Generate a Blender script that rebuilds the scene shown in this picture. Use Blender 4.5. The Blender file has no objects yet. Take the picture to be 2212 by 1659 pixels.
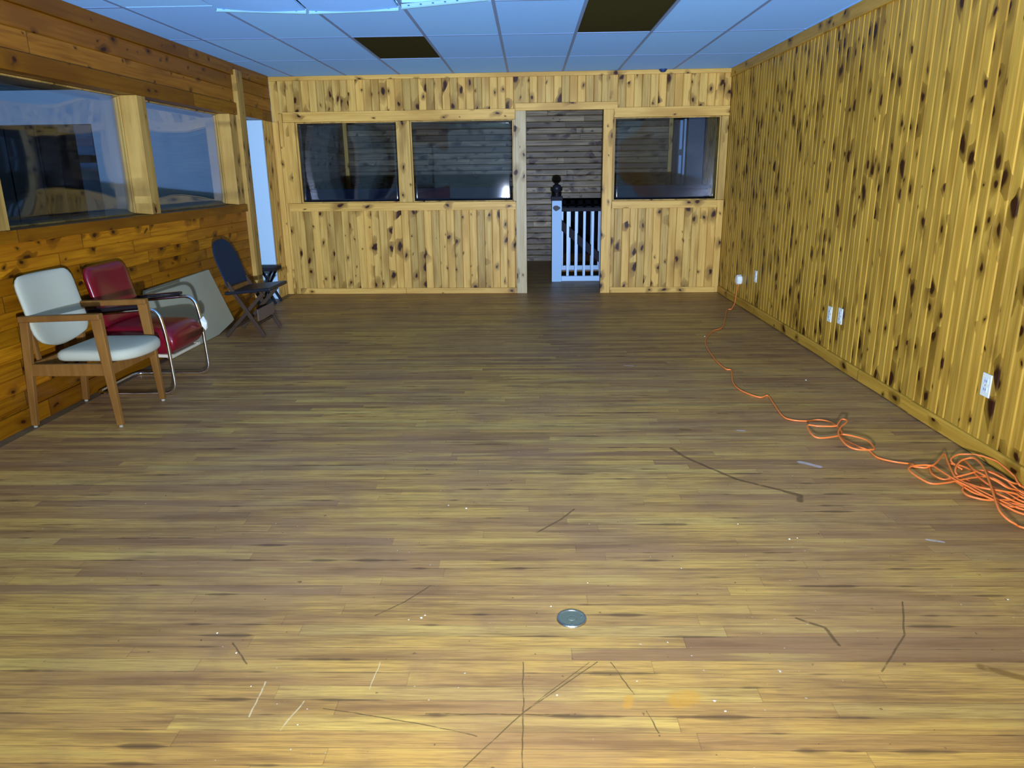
import bpy, bmesh, math, random
from mathutils import Vector, Matrix
random.seed(7)
scene = bpy.context.scene
col = scene.collection
# ------------------------------------------------------------------ camera
F_PX, PITCH, ROLL, YAW, EYE = 1582.35, 0.2807, -0.0124, -0.0257, 1.3977
XL, XR, D, SK, H = -2.9588, 2.2509, 8.828, -0.0257, 2.4766
GX, GY = -1.4482, 6.4913
cd = bpy.data.cameras.new('camera'); cam = bpy.data.objects.new('camera', cd); col.objects.link(cam)
cd.sensor_width = 36.0; cd.lens = F_PX / 2212 * 36.0; cd.clip_start = 0.02; cd.clip_end = 100
cp, sp = math.cos(PITCH), math.sin(PITCH)
fw = Vector((math.sin(YAW) * cp, math.cos(YAW) * cp, -sp))
r0 = Vector((math.cos(YAW), -math.sin(YAW), 0)); u0 = r0.cross(fw)
r1 = r0 * math.cos(ROLL) + u0 * math.sin(ROLL); u1 = -r0 * math.sin(ROLL) + u0 * math.cos(ROLL)
m = Matrix((r1, u1, -fw)).transposed().to_4x4(); m.translation = (0, 0, EYE)
cam.matrix_world = m
scene.camera = cam
# ------------------------------------------------------------------ world, lights, exposure
world = bpy.data.worlds.new('world'); scene.world = world; world.use_nodes = True
bgn = world.node_tree.nodes['Background']
bgn.inputs[0].default_value = (0.46, 0.74, 1.0, 1); bgn.inputs[1].default_value = 0.8
scene.view_settings.view_transform = 'Standard'; scene.view_settings.look = 'None'
scene.view_settings.gamma = 1.0; scene.view_settings.use_curve_mapping = False
scene.view_settings.exposure = 0.0

def lamp(name, kind, loc, power, color, **kw):
    l = bpy.data.lights.new(name, kind); l.energy = power; l.color = color
    for k, v in kw.items(): setattr(l, k, v)
    o = bpy.data.objects.new(name, l); o.location = loc; col.objects.link(o)
    return o
# hand-held torch just under the camera: a wide spill that carries far, and a forward beam
spill = lamp('torch_spill', 'POINT', (0.03, 0.0, 0.80), 38.0, (1.0, 0.93, 0.74), shadow_soft_size=0.03)
def far_carrying(l):
    l.data.use_nodes = True; nt = l.data.node_tree; em = [n for n in nt.nodes if n.type == 'EMISSION'][0]
    fo = nt.nodes.new('ShaderNodeLightFalloff'); fo.inputs['Strength'].default_value = 1.0
    nt.links.new(fo.outputs['Linear'], em.inputs['Strength'])
far_carrying(spill)
beam = lamp('torch_beam', 'SPOT', (0.03, 0.02, 0.80), 340.0, (0.64, 0.85, 1.42), shadow_soft_size=0.03, spot_size=math.radians(128), spot_blend=1.0)
beam.rotation_euler = (Vector((0.1, 8.8, 4.6)) - beam.location).to_track_quat('-Z', 'Y').to_euler()
far_carrying(beam)
flash = lamp('phone_flash', 'POINT', (0.0, 0.06, 0.92), 175.0, (1.0, 0.87, 0.42), shadow_soft_size=0.03)

# ------------------------------------------------------------------ node helper
class NT:
    def __init__(s, name):
        s.m = bpy.data.materials.new(name); s.m.use_nodes = True; s.t = s.m.node_tree; s.t.nodes.clear()
        s.out = s.t.nodes.new('ShaderNodeOutputMaterial')
    def n(s, t, **kw):
        x = s.t.nodes.new(t)
        for k, v in kw.items(): setattr(x, k, v)
        return x
    def set(s, sock, v):
        if isinstance(v, bpy.types.NodeSocket): s.t.links.new(v, sock)
        elif v is not None: sock.default_value = v
    def ma(s, op, a, b=None, c=None, clamp=False):
        x = s.n('ShaderNodeMath', operation=op, use_clamp=clamp)
        for i, v in enumerate((a, b, c)):
            if v is not None: s.set(x.inputs[i], v)
        return x.outputs[0]
    def xyz(s, a, b, c=0.0):
        x = s.n('ShaderNodeCombineXYZ')
        for i, v in enumerate((a, b, c)): s.set(x.inputs[i], v)
        return x.outputs[0]
    def mix(s, f, a, b, mode='MIX'):
        x = s.n('ShaderNodeMix', data_type='RGBA', blend_type=mode)
        s.set(x.inputs[0], f); s.set(x.inputs[6], a if isinstance(a, bpy.types.NodeSocket) else (*a, 1)[:4] if len(a) == 3 else a)
        s.set(x.inputs[7], b if isinstance(b, bpy.types.NodeSocket) else (*b, 1)[:4] if len(b) == 3 else b)
        return x.outputs[2]
    def noise(s, vec, scale=1.0, detail=3.0, rough=0.5, dim='3D', out=0):
        x = s.n('ShaderNodeTexNoise', noise_dimensions=dim)
        s.set(x.inputs['Vector'], vec); x.inputs['Scale'].default_value = scale
        x.inputs['Detail'].default_value = detail; x.inputs['Roughness'].default_value = rough
        return x.outputs[out]
    def white(s, vec):
        x = s.n('ShaderNodeTexWhiteNoise', noise_dimensions='3D'); s.set(x.inputs['Vector'], vec); return x.outputs
    def step(s, v, a, b):
        x = s.n('ShaderNodeMapRange', interpolation_type='SMOOTHSTEP', clamp=True)
        s.set(x.inputs['Value'], v); s.set(x.inputs[1], a); s.set(x.inputs[2], b)
        return x.outputs[0]
    def coords(s):
        tc = s.n('ShaderNodeTexCoord'); sx = s.n('ShaderNodeSeparateXYZ'); s.t.links.new(tc.outputs['Object'], sx.inputs[0])
        return tc.outputs['Object'], sx.outputs
    def bsdf(s, color, rough=0.5, bump=None, bstr=0.3, bdist=0.01, metal=0.0, coat=0.0, spec=0.5, **kw):
        b = s.n('ShaderNodeBsdfPrincipled')
        s.set(b.inputs['Base Color'], color if isinstance(color, bpy.types.NodeSocket) else (*color, 1)[:4])
        s.set(b.inputs['Roughness'], rough); b.inputs['Metallic'].default_value = metal
        b.inputs['Coat Weight'].default_value = coat; b.inputs['Coat Roughness'].default_value = 0.12
        b.inputs['Specular IOR Level'].default_value = spec
        for k, v in kw.items(): s.set(b.inputs[k], v)
        if bump is not None:
            bu = s.n('ShaderNodeBump'); bu.inputs['Strength'].default_value = bstr; bu.inputs['Distance'].default_value = bdist
            s.set(bu.inputs['Height'], bump); s.t.links.new(bu.outputs[0], b.inputs['Normal'])
        s.t.links.new(b.outputs[0], s.out.inputs[0]); return s.m

def pine(name, across, along, pitch=0.09, phase=0.0, light=(.50, .33, .12), mid=(.30, .165, .045), knots=1.0, seg=0.0, rough=0.33, seed=0.0, contrast=1.0, vary=.68):
    """knotty pine boards: 'across' and 'along' are object axes 0, 1, 2"""
    s = NT(name); vec, c = s.coords(); A, L = c[across], c[along]; T = c[3 - across - along]
    q = s.ma('DIVIDE', s.ma('SUBTRACT', A, phase), pitch)
    idx = s.ma('FLOOR', q)
    w = s.white(s.xyz(idx, seed, 1.7)); rnd = w[0]
    if seg:
        sg = s.ma('FLOOR', s.ma('ADD', s.ma('DIVIDE', L, seg), s.ma('MULTIPLY', rnd, 9.0)))
        w2 = s.white(s.xyz(idx, sg, seed + 3.1)); rb = w2[0]
        fr = s.ma('FRACT', s.ma('ADD', s.ma('DIVIDE', L, seg), s.ma('MULTIPLY', rnd, 9.0)))
        joint = s.ma('LESS_THAN', s.ma('MULTIPLY', s.ma('ABSOLUTE', s.ma('SUBTRACT', fr, 0.5)), -1.0), -0.5 + 0.003 / seg)
    else: rb = rnd; joint = None
    off = s.ma('MULTIPLY', rb, 37.0)
    Lo = s.ma('ADD', L, off)
    # knots
    wob = s.noise(s.xyz(s.ma('MULTIPLY', A, 9.0), s.ma('MULTIPLY', Lo, 6.0), seed), 1.0, 2.0)
    kv = s.xyz(s.ma('ADD', s.ma('DIVIDE', A, 0.10), s.ma('MULTIPLY', wob, 0.9)), s.ma('ADD', s.ma('DIVIDE', Lo, 0.17), s.ma('MULTIPLY', wob, 0.7)), 0)
    vo = s.n('ShaderNodeTexVoronoi', voronoi_dimensions='2D'); s.set(vo.inputs['Vector'], kv); vo.inputs['Scale'].default_value = 1.0
    kr = s.n('ShaderNodeSeparateColor'); s.t.links.new(vo.outputs['Color'], kr.inputs[0])
    R = s.ma('MULTIPLY', s.ma('POWER', kr.outputs[0], 2.6), 0.34 * knots)
    R = s.ma('MULTIPLY', R, s.ma('GREATER_THAN', kr.outputs[1], 0.35))
    knot = s.step(vo.outputs['Distance'], s.ma('ADD', R, 0.015), s.ma('MULTIPLY', R, 0.5))
    knot = s.ma('MULTIPLY', knot, s.ma('GREATER_THAN', R, 0.035))
    halo = s.step(vo.outputs['Distance'], s.ma('MULTIPLY', R, 3.6), s.ma('MULTIPLY', R, 0.9))
    halo = s.ma('MULTIPLY', halo, s.ma('GREATER_THAN', R, 0.035))
    # grain
    gv = s.xyz(s.ma('ADD', s.ma('MULTIPLY', A, 46.0), s.ma('MULTIPLY', halo, 1.4)), s.ma('MULTIPLY', Lo, 1.6), s.ma('ADD', s.ma('MULTIPLY', idx, 3.3), s.ma('MULTIPLY', T, 20.0)))
    g = s.noise(gv, 1.0, 4.0, 0.6)
    g2 = s.noise(s.xyz(s.ma('MULTIPLY', A, 260.0), s.ma('MULTIPLY', Lo, 5.0), idx), 1.0, 2.0)
    big = s.noise(s.xyz(s.ma('MULTIPLY', A, 5.0), s.ma('MULTIPLY', Lo, 1.1), idx), 1.0, 2.0)
    gg = s.step(s.ma('ADD', s.ma('MULTIPLY', g, 0.75), s.ma('MULTIPLY', g2, 0.25)), 0.38, 0.66)
    base = s.mix(s.ma('MULTIPLY', gg, 0.72 * contrast, clamp=True), light, mid)
    base = s.mix(s.ma('MULTIPLY', s.step(big, 0.48, 0.68), 0.75), base, tuple(x * .85 for x in mid))
    base = s.mix(s.ma('MULTIPLY', s.ma('SUBTRACT', rb, 0.25, clamp=True), 0.75 * contrast * vary / .68), base, s.mix(0.5, mid, tuple(x * 0.75 for x in mid)))
    tint = s.n('ShaderNodeHueSaturation'); s.set(tint.inputs['Color'], base)
    s.set(tint.inputs['Value'], s.ma('ADD', 0.96 - vary / 2, s.ma('MULTIPLY', w[0], vary))); base = tint.outputs[0]
    base = s.mix(s.ma('MULTIPLY', halo, 0.8), base, tuple(x * .55 for x in mid))
    base = s.mix(knot, base, (.032, .009, .002))
    if joint is not None: base = s.mix(s.ma('MULTIPLY', joint, 0.8), base, (.03, .015, .005))
    rg = s.ma('ADD', rough - 0.06, s.ma('MULTIPLY', g, 0.14))
    return s.bsdf(base, rg, bump=g2, bstr=0.12, bdist=0.002, coat=0.0, spec=0.13)

def plain(name, color, rough=0.5, metal=0.0, nscale=60.0, namp=0.12, bstr=0.1, **kw):
    kw.setdefault('spec', 0.2 if max(color) < .1 else 0.4)
    s = NT(name); vec, c = s.coords(); n = s.noise(vec, nscale, 3.0)
    colr = s.mix(s.ma('MULTIPLY', n, namp * 2, clamp=True), color, tuple(x * 0.6 for x in color))
    return s.bsdf(colr, rough, bump=n, bstr=bstr, bdist=0.002, metal=metal, **kw)

# ------------------------------------------------------------------ mesh helpers
def obj(name, bm, mat, parent=None, smooth=False, bevel=0.0, loc=None, rotz=None):
    me = bpy.data.meshes.new(name)
    bmesh.ops.recalc_face_normals(bm, faces=bm.faces[:])
    bm.to_mesh(me); bm.free()
    if mat: me.materials.append(mat)
    o = bpy.data.objects.new(name, me); col.objects.link(o)
    if parent: o.parent = parent
    if smooth:
        for p in me.polygons: p.use_smooth = True
    if bevel:
        b = o.modifiers.new('bevel', 'BEVEL'); b.width = bevel; b.segments = 3; b.limit_method = 'ANGLE'; b.angle_limit = math.radians(40)
    if loc is not None: o.location = loc
    if rotz is not None: o.rotation_euler = (0, 0, rotz)
    return o
def empty(name, loc=(0, 0, 0)):
    o = bpy.data.objects.new(name, None); col.objects.link(o); o.location = loc; o.empty_display_size = 0.1; return o
def thing(name, label, cat, loc=(0, 0, 0), group=None):
    o = empty(name, loc); o['label'] = label; o['category'] = cat
    if group: o['group'] = group
    return o
def tag(o, label, cat, group=None):
    o['label'] = label; o['category'] = cat
    if group: o['group'] = group
    return o
def struct(o, label=None):
    o['kind'] = 'structure'
    if label: o['label'] = label
    return o
def box(bm, a, b, mat=None):
    x0, y0, z0 = a; x1, y1, z1 = b
    v = [bm.verts.new(p) for p in ((x0,y0,z0),(x1,y0,z0),(x1,y1,z0),(x0,y1,z0),(x0,y0,z1),(x1,y0,z1),(x1,y1,z1),(x0,y1,z1))]
    for f in ((0,3,2,1),(4,5,6,7),(0,1,5,4),(1,2,6,5),(2,3,7,6),(3,0,4,7)): bm.faces.new([v[i] for i in f])
    return v
def bx(*ab):
    bm = bmesh.new()
    for a, b in ab: box(bm, a, b)
    return bm
def hexa(bm, bottom, top):
    vb = [bm.verts.new(p) for p in bottom]; vt = [bm.verts.new(p) for p in top]; n = len(vb)
    bm.faces.new(vb[::-1]); bm.faces.new(vt)
    for i in range(n): bm.faces.new((vb[i], vb[(i+1) % n], vt[(i+1) % n], vt[i]))
def bar(bm, p, q, w, t, up=(0, 1, 0), w2=None, t2=None):
    """rectangular bar from p to q; w along 'up', t across"""
    p, q, up = Vector(p), Vector(q), Vector(up); d = (q - p).normalized(); s = d.cross(up).normalized(); u = s.cross(d)
    w2 = w2 or w; t2 = t2 or t
    def ring(c, w, t): return [c + u * a * w / 2 + s * b * t / 2 for a, b in ((-1,-1),(-1,1),(1,1),(1,-1))]
    hexa(bm, ring(p, w, t), ring(q, w2, t2))
def spline(pts, sub=6):
    P = [Vector(p) for p in pts]; out = []
    for i in range(len(P) - 1):
        a, b, c, d = P[max(i-1, 0)], P[i], P[i+1], P[min(i+2, len(P)-1)]
        for k in range(sub):
            t = k / sub
            out.append(0.5 * ((2*b) + (c-a)*t + (2*a-5*b+4*c-d)*t*t + (3*b-a-3*c+d)*t**3))
    out.append(P[-1]); return out
def round_poly(pts, r, closed=False, seg=6):
    P = [Vector(p) for p in pts]; out = []; n = len(P)
    for i in range(n):
        if not closed and i in (0, n-1): out.append(P[i]); continue
        a, b, c = P[i-1], P[i], P[(i+1) % n]
        ra = min(r, (a-b).length*0.49, (c-b).length*0.49)
        p, q = b + (a-b).normalized()*ra, b + (c-b).normalized()*ra
        for k in range(seg+1):
            t = k/seg; out.append(p*(1-t)**2 + b*2*t*(1-t) + q*t*t)
    return out
def tube(bm, pts, r, seg=10, closed=False, cap=True):
    n = len(pts); rings = []; prev = None
    for i, p in enumerate(pts):
        p = Vector(p)
        if closed: d = (Vector(pts[(i+1) % n]) - Vector(pts[i-1]))
        else: d = Vector(pts[min(i+1, n-1)]) - Vector(pts[max(i-1, 0)])
        if d.length < 1e-9: d = Vector((0, 0, 1))
        d.normalize()
        if prev is None:
            a = Vector((0, 0, 1)) if abs(d.z) < 0.9 else Vector((1, 0, 0)); u = d.cross(a).normalized()
        else: u = (prev - d * prev.dot(d)).normalized()
        prev = u; v = d.cross(u); rr = r(i/(n-1)) if callable(r) else r
        rings.append([bm.verts.new(p + (u*math.cos(2*math.pi*k/seg) + v*math.sin(2*math.pi*k/seg))*rr) for k in range(seg)])
    m_ = n if closed else n-1
    for i in range(m_):
        A, B = rings[i], rings[(i+1) % n]
        for k in range(seg): bm.faces.new((A[k], A[(k+1) % seg], B[(k+1) % seg], B[k]))
    if cap and not closed: bm.faces.new(rings[0][::-1]); bm.faces.new(rings[-1])
def lathe(bm, prof, c=(0, 0, 0), seg=24):
    rings = []
    for r, z in prof: rings.append([bm.verts.new((c[0]+max(r, 1e-4)*math.cos(2*math.pi*k/seg), c[1]+max(r, 1e-4)*math.sin(2*math.pi*k/seg), c[2]+z)) for k in range(seg)])
    for A, B in zip(rings, rings[1:]):
        for k in range(seg): bm.faces.new((A[k], A[(k+1) % seg], B[(k+1) % seg], B[k]))
    bm.faces.new(rings[0][::-1]); bm.faces.new(rings[-1])
def groove_panel(bm, O, U, V, N, a0, a1, l0, l1, pitch, phase=0.0, thick=0.03, g=0.008, dep=0.004):
    """boards repeat along U, run along V, face N; grooves are V cuts; closed slab behind"""
    O, U, V, N = Vector(O), Vector(U), Vector(V), Vector(N)
    prof = [(a0, 0.0)]
    k = math.floor((a0 - phase) / pitch) + 1
    while phase + k*pitch < a1 - g:
        x = phase + k*pitch
        if x > a0 + g: prof += [(x-g/2, 0), (x, -dep), (x+g/2, 0)]
        k += 1
    prof.append((a1, 0.0))
    lo = [bm.verts.new(O + U*a + N*d + V*l0) for a, d in prof]; hi = [bm.verts.new(O + U*a + N*d + V*l1) for a, d in prof]
    for i in range(len(prof)-1): bm.faces.new((lo[i], lo[i+1], hi[i+1], hi[i]))
    b = [bm.verts.new(O + U*a - N*thick + V*l) for a, l in ((a0, l0), (a1, l0), (a1, l1), (a0, l1))]
    bm.faces.new(b[::-1]); bm.faces.new([b[0], b[1]] + lo[::-1]); bm.faces.new([b[3]] + hi + [b[2]])
    bm.faces.new((b[0], lo[0], hi[0], b[3])); bm.faces.new((b[1], b[2], hi[-1], lo[-1]))
def cushion(bm, pts, z0, z1, crown=0.02, seg=5, inset=0.03):
    """horizontal pad: outline pts (x, y), rounded rim and a crowned top"""
    P = round_poly([(x, y, 0) for x, y in pts], 0.06, True, 5); c = sum(P, Vector()) / len(P)
    def ring(f, z): return [bm.verts.new((c.x+(p.x-c.x)*f, c.y+(p.y-c.y)*f, z)) for p in P]
    h = z1 - z0; R = [ring(0.94, z0), ring(0.985, z0+h*0.15), ring(1.0, z0+h*0.45), ring(0.985, z0+h*0.75), ring(0.94, z0+h*0.95), ring(0.84, z1+crown*0.25), ring(0.6, z1+crown*0.7), ring(0.3, z1+crown)]
    n = len(P)
    for A, B in zip(R, R[1:]):
        for k in range(n): bm.faces.new((A[k], A[(k+1) % n], B[(k+1) % n], B[k]))
    bm.faces.new(R[0][::-1]); bm.faces.new(R[-1])
# ------------------------------------------------------------------ materials
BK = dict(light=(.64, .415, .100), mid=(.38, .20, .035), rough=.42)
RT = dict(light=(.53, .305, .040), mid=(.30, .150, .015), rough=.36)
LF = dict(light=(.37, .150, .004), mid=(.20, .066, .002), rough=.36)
M_back_v = pine('pine_back_vertical', 0, 2, .09, -2.96, seed=1, knots=1.1, **BK)
M_back_tx = pine('pine_back_trim_across', 2, 0, 5.0, -1.0, seed=2, knots=.75, **BK)
M_back_tz = pine('pine_back_trim_upright', 0, 2, .31, .02, seed=3, knots=.8, **BK)
M_right_v = pine('pine_right_vertical', 1, 2, .08, 0.0, seed=4, knots=1.15, vary=.32, **RT)
M_right_t = pine('pine_right_trim', 2, 1, 5.0, -1.0, seg=2.4, seed=5, knots=.6, **RT)
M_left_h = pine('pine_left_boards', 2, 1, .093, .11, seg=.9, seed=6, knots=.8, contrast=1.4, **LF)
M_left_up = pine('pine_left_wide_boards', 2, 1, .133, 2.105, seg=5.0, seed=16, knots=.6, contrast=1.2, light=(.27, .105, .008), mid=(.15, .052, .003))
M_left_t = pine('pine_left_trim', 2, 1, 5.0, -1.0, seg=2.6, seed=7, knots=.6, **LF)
M_left_tz = pine('pine_left_upright', 1, 2, .27, .02, seed=8, knots=.8, light=(.46, .30, .075), mid=(.28, .155, .032))
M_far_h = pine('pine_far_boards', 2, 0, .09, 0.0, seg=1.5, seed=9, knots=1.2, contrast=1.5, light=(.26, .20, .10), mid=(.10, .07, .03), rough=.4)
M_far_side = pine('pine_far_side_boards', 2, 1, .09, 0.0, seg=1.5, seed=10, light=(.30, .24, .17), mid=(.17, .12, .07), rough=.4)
M_chair_wood = pine('chair_wood', 1, 2, 4.0, -1.0, knots=.0, light=(.30, .14, .030), mid=(.19, .078, .016), seed=11, rough=.4)
M_fold_wood = pine('folding_wood', 1, 2, 4.0, -1.0, knots=.0, light=(.06, .036, .02), mid=(.035, .022, .013), seed=12, rough=.45)
M_white = plain('white_paint', (.26, .42, .55), .35)
M_jamb = plain('jamb_paint', (.40, .58, .68), .45)
M_white_wall = plain('white_wall_paint', (.34, .48, .60), .6, nscale=8)
M_plastic = plain('white_plastic', (.72, .74, .60), .35)
M_dark = plain('dark_paint', (.012, .012, .016), .4)
M_rail_dark = plain('dark_stained_wood', (.012, .011, .014), .6, spec=.12)
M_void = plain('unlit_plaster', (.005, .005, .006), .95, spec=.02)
M_blue_wall = plain('blue_wall_paint', (.05, .14, .25), .6, nscale=6)
M_mauve = plain('mauve_board', (.12, .13, .20), .6)
M_deck = plain('brown_deck', (.045, .038, .010), .95, spec=.03, nscale=5)
M_shade_ceiling = plain('shade_toned_ceiling', (.035, .05, .075), .8, nscale=4)  # lack of light on the side ceiling is put into this dark colour
M_tee = plain('painted_tee', (.16, .27, .44), .45)
M_tee_white = plain('white_tee', (.24, .50, .62), .5)
M_slot = plain('slot_shadow', (.03, .12, .25), .8)
M_chrome = plain('chrome', (.80, .82, .86), .13, 1.0, nscale=20, namp=.02, bstr=.01)
M_steel = plain('brushed_steel', (.55, .58, .58), .3, 1.0, nscale=120)
M_red = plain('red_vinyl', (.135, .003, .009), .28, nscale=120, namp=.06, bstr=.06, coat=.3)
M_black = plain('black_lacquer', (.010, .009, .011), .22, coat=.4)
M_navy = plain('navy_fabric', (.009, .022, .042), .7, nscale=240, bstr=.3)
M_seat_black = plain('black_vinyl', (.012, .013, .017), .4)
M_cord = plain('orange_rubber', (.80, .19, .035), .35, nscale=200, namp=.05)
M_panel = plain('grey_laminate', (.30, .30, .20), .45, nscale=14, namp=.08)
M_panel_edge = plain('panel_edge', (.50, .44, .30), .6)
M_paper = plain('white_paper', (.85, .86, .72), .7)
M_drain = plain('green_grey_metal', (.10, .12, .085), .5, .0, nscale=90)
M_rubber = plain('foot_glide', (.30, .29, .22), .4)
M_ledge = plain('navy_laminate', (.004, .008, .020), .8, nscale=10, spec=.06)

def tile_mat():
    s = NT('ceiling_tile'); vec, c = s.coords()
    n = s.noise(vec, 45.0, 4.0, .7); n2 = s.noise(vec, 1.3, 2.0)
    ix = s.ma('FLOOR', s.ma('DIVIDE', s.ma('SUBTRACT', c[0], GX), .61)); iy = s.ma('FLOOR', s.ma('DIVIDE', s.ma('SUBTRACT', c[1], GY), 1.22))
    w = s.white(s.xyz(ix, iy, .5))[0]
    base = s.mix(w, (.29, .66, 1.0), (.25, .56, .98))
    base = s.mix(s.ma('MULTIPLY', n2, .2), base, (.36, .55, .85))
    base = s.mix(s.ma('MULTIPLY', n, .35), base, (.20, .46, .94))
    return s.bsdf(base, .75, bump=n, bstr=.25, bdist=.003)
M_tile = tile_mat()

def fabric_mat():
    s = NT('grey_wool_fabric'); vec, c = s.coords()
    n = s.noise(vec, 420.0, 2.0, .6); n2 = s.noise(vec, 7.0, 2.0)
    base = s.mix(n, (.48, .47, .32), (.30, .30, .21)); base = s.mix(s.ma('MULTIPLY', n2, .3), base, (.30, .31, .25))
    return s.bsdf(base, .9, bump=n, bstr=.4, bdist=.002)
M_fabric = fabric_mat()

def glass_mat():
    s = NT('clear_acrylic_pane'); vec, c = s.coords()
    lw = s.n('ShaderNodeLayerWeight'); n = s.noise(vec, 1.6, 2.0, .45)
    bu = s.n('ShaderNodeBump'); bu.inputs['Strength'].default_value = .18; bu.inputs['Distance'].default_value = .02
    s.set(bu.inputs['Height'], n); lw.inputs['Blend'].default_value = .5
    f = s.ma('ADD', .03, s.ma('MULTIPLY', s.ma('POWER', lw.outputs['Facing'], 4.0), .9))
    sm = s.noise(vec, 3.0, 5.0, .7); sm = s.step(sm, .5, .8)
    tr = s.n('ShaderNodeBsdfTransparent'); tr.inputs[0].default_value = (.80, .84, .88, 1)
    gl = s.n('ShaderNodeBsdfGlossy'); gl.inputs['Color'].default_value = (1, 1, 1, 1); gl.inputs['Roughness'].default_value = .035
    s.t.links.new(bu.outputs[0], gl.inputs['Normal'])
    df = s.n('ShaderNodeBsdfDiffuse'); df.inputs[0].default_value = (.7, .78, .85, 1)
    m1 = s.n('ShaderNodeMixShader'); s.set(m1.inputs[0], f); s.t.links.new(tr.outputs[0], m1.inputs[1]); s.t.links.new(gl.outputs[0], m1.inputs[2])
    m2 = s.n('ShaderNodeMixShader'); s.set(m2.inputs[0], s.ma('MULTIPLY', sm, .012)); s.t.links.new(m1.outputs[0], m2.inputs[1]); s.t.links.new(df.outputs[0], m2.inputs[2])
    s.t.links.new(m2.outputs[0], s.out.inputs[0]); return s.m
M_glass = glass_mat()

def floor_mat():
    s = NT('worn_strip_floor'); vec, c = s.coords(); X, Y = c[0], c[1]; P = .0585
    q = s.ma('DIVIDE', Y, P); idx = s.ma('FLOOR', q); fr = s.ma('FRACT', q)
    w = s.white(s.xyz(idx, .3, .2)); ln = 1.35
    sx = s.ma('ADD', s.ma('DIVIDE', X, ln), s.ma('MULTIPLY', w[0], 11.0)); seg = s.ma('FLOOR', sx); fx = s.ma('FRACT', sx)
    wb = s.white(s.xyz(idx, seg, 5.0)); rb = wb[0]
    sc = s.n('ShaderNodeSeparateColor'); s.t.links.new(wb[1], sc.inputs[0])
    gx = s.ma('ADD', X, s.ma('MULTIPLY', rb, 31.0))
    g = s.noise(s.xyz(s.ma('MULTIPLY', gx, 2.2), s.ma('MULTIPLY', Y, 75.0), idx), 1.0, 4.0, .6)
    gf = s.noise(s.xyz(s.ma('MULTIPLY', gx, 9.0), s.ma('MULTIPLY', Y, 330.0), idx), 1.0, 3.0, .6)
    blot = s.noise(vec, 1.1, 4.0, .6); blot2 = s.noise(vec, 4.5, 5.0, .65)
    col_ = s.mix(s.step(rb, .1, .95), (.57, .33, .075), (.37, .195, .062))
    col_ = s.mix(s.ma('MULTIPLY', s.ma('GREATER_THAN', sc.outputs[0], .86), .38), col_, (.20, .11, .06))
    col_ = s.mix(s.ma('MULTIPLY', s.ma('GREATER_THAN', sc.outputs[1], .86), .40), col_, (.64, .46, .12))
    col_ = s.mix(s.ma('MULTIPLY', s.step(g, .42, .72), .6), col_, (.19, .10, .035))
    col_ = s.mix(s.ma('MULTIPLY', s.step(gf, .42, .70), .6), col_, (.17, .09, .035))
    # scuffed, greyed traffic wear
    col_ = s.mix(s.ma('MULTIPLY', s.step(blot, .38, .62), .6), col_, (.28, .155, .075))
    col_ = s.mix(s.ma('MULTIPLY', s.step(blot2, .54, .72), .35), col_, (.22, .118, .055))
    soft = s.noise(s.xyz(s.ma('MULTIPLY', X, 1.7), s.ma('MULTIPLY', Y, 19.0), 3.3), 1.0, 4.0, .6)
    col_ = s.mix(s.ma('MULTIPLY', s.step(soft, .47, .68), .55), col_, (.15, .072, .032))
    col_ = s.mix(s.ma('MULTIPLY', s.step(soft, .44, .30), .35), col_, (.60, .41, .10))
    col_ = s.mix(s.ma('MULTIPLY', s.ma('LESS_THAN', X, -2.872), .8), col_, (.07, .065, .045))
    # dirt drawn along the seams
    st = s.noise(s.xyz(s.ma('MULTIPLY', X, 2.6), s.ma('MULTIPLY', s.ma('FLOOR', s.ma('ADD', q, .5)), 7.7), 0), 1.0, 3.0, .6)
    edge = s.ma('ABSOLUTE', s.ma('SUBTRACT', s.ma('FRACT', s.ma('ADD', q, .5)), .5))
    wid = s.ma('MULTIPLY', s.step(st, .52, .74), .34)
    dirt = s.ma('MULTIPLY', s.step(edge, wid, 0.0), s.step(st, .48, .66))
    col_ = s.mix(s.ma('MULTIPLY', dirt, .72), col_, (.055, .030, .018))
    seam = s.ma('GREATER_THAN', s.ma('SUBTRACT', .022, s.ma('MINIMUM', fr, s.ma('SUBTRACT', 1.0, fr))), 0.0)
    butt = s.ma('LESS_THAN', fx, .0018)
    col_ = s.mix(s.ma('MULTIPLY', s.ma('MAXIMUM', s.ma('MULTIPLY', seam, .7), s.ma('MULTIPLY', butt, .6)), .5), col_, (.06, .035, .02))
    # pale scuffs and specks
    sp_ = s.noise(vec, 55.0, 2.0, .5); sp2 = s.noise(vec, 2.2, 3.0)
    col_ = s.mix(s.ma('MULTIPLY', s.step(sp_, .735, .77), s.ma('MULTIPLY', s.step(sp2, .45, .6), .8)), col_, (.62, .58, .50))
    col_ = s.mix(s.ma('MULTIPLY', s.step(s.noise(vec, 38.0, 2.0), .27, .24), .6), col_, (.06, .035, .02))
    def near_seg(a, b, wd):
        dx, dy = b[0]-a[0], b[1]-a[1]; L2 = dx*dx + dy*dy
        px_, py_ = s.ma('SUBTRACT', XW, a[0]), s.ma('SUBTRACT', YW, a[1])
        t = s.ma('DIVIDE', s.ma('ADD', s.ma('MULTIPLY', px_, dx), s.ma('MULTIPLY', py_, dy)), L2, clamp=True)
        ex, ey = s.ma('SUBTRACT', px_, s.ma('MULTIPLY', t, dx)), s.ma('SUBTRACT', py_, s.ma('MULTIPLY', t, dy))
        d = s.ma('SQRT', s.ma('ADD', s.ma('MULTIPLY', ex, ex), s.ma('MULTIPLY', ey, ey)))
        return s.step(d, wd, wd*.4)
    wn = s.noise(vec, 14.0, 2.0)
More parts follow.
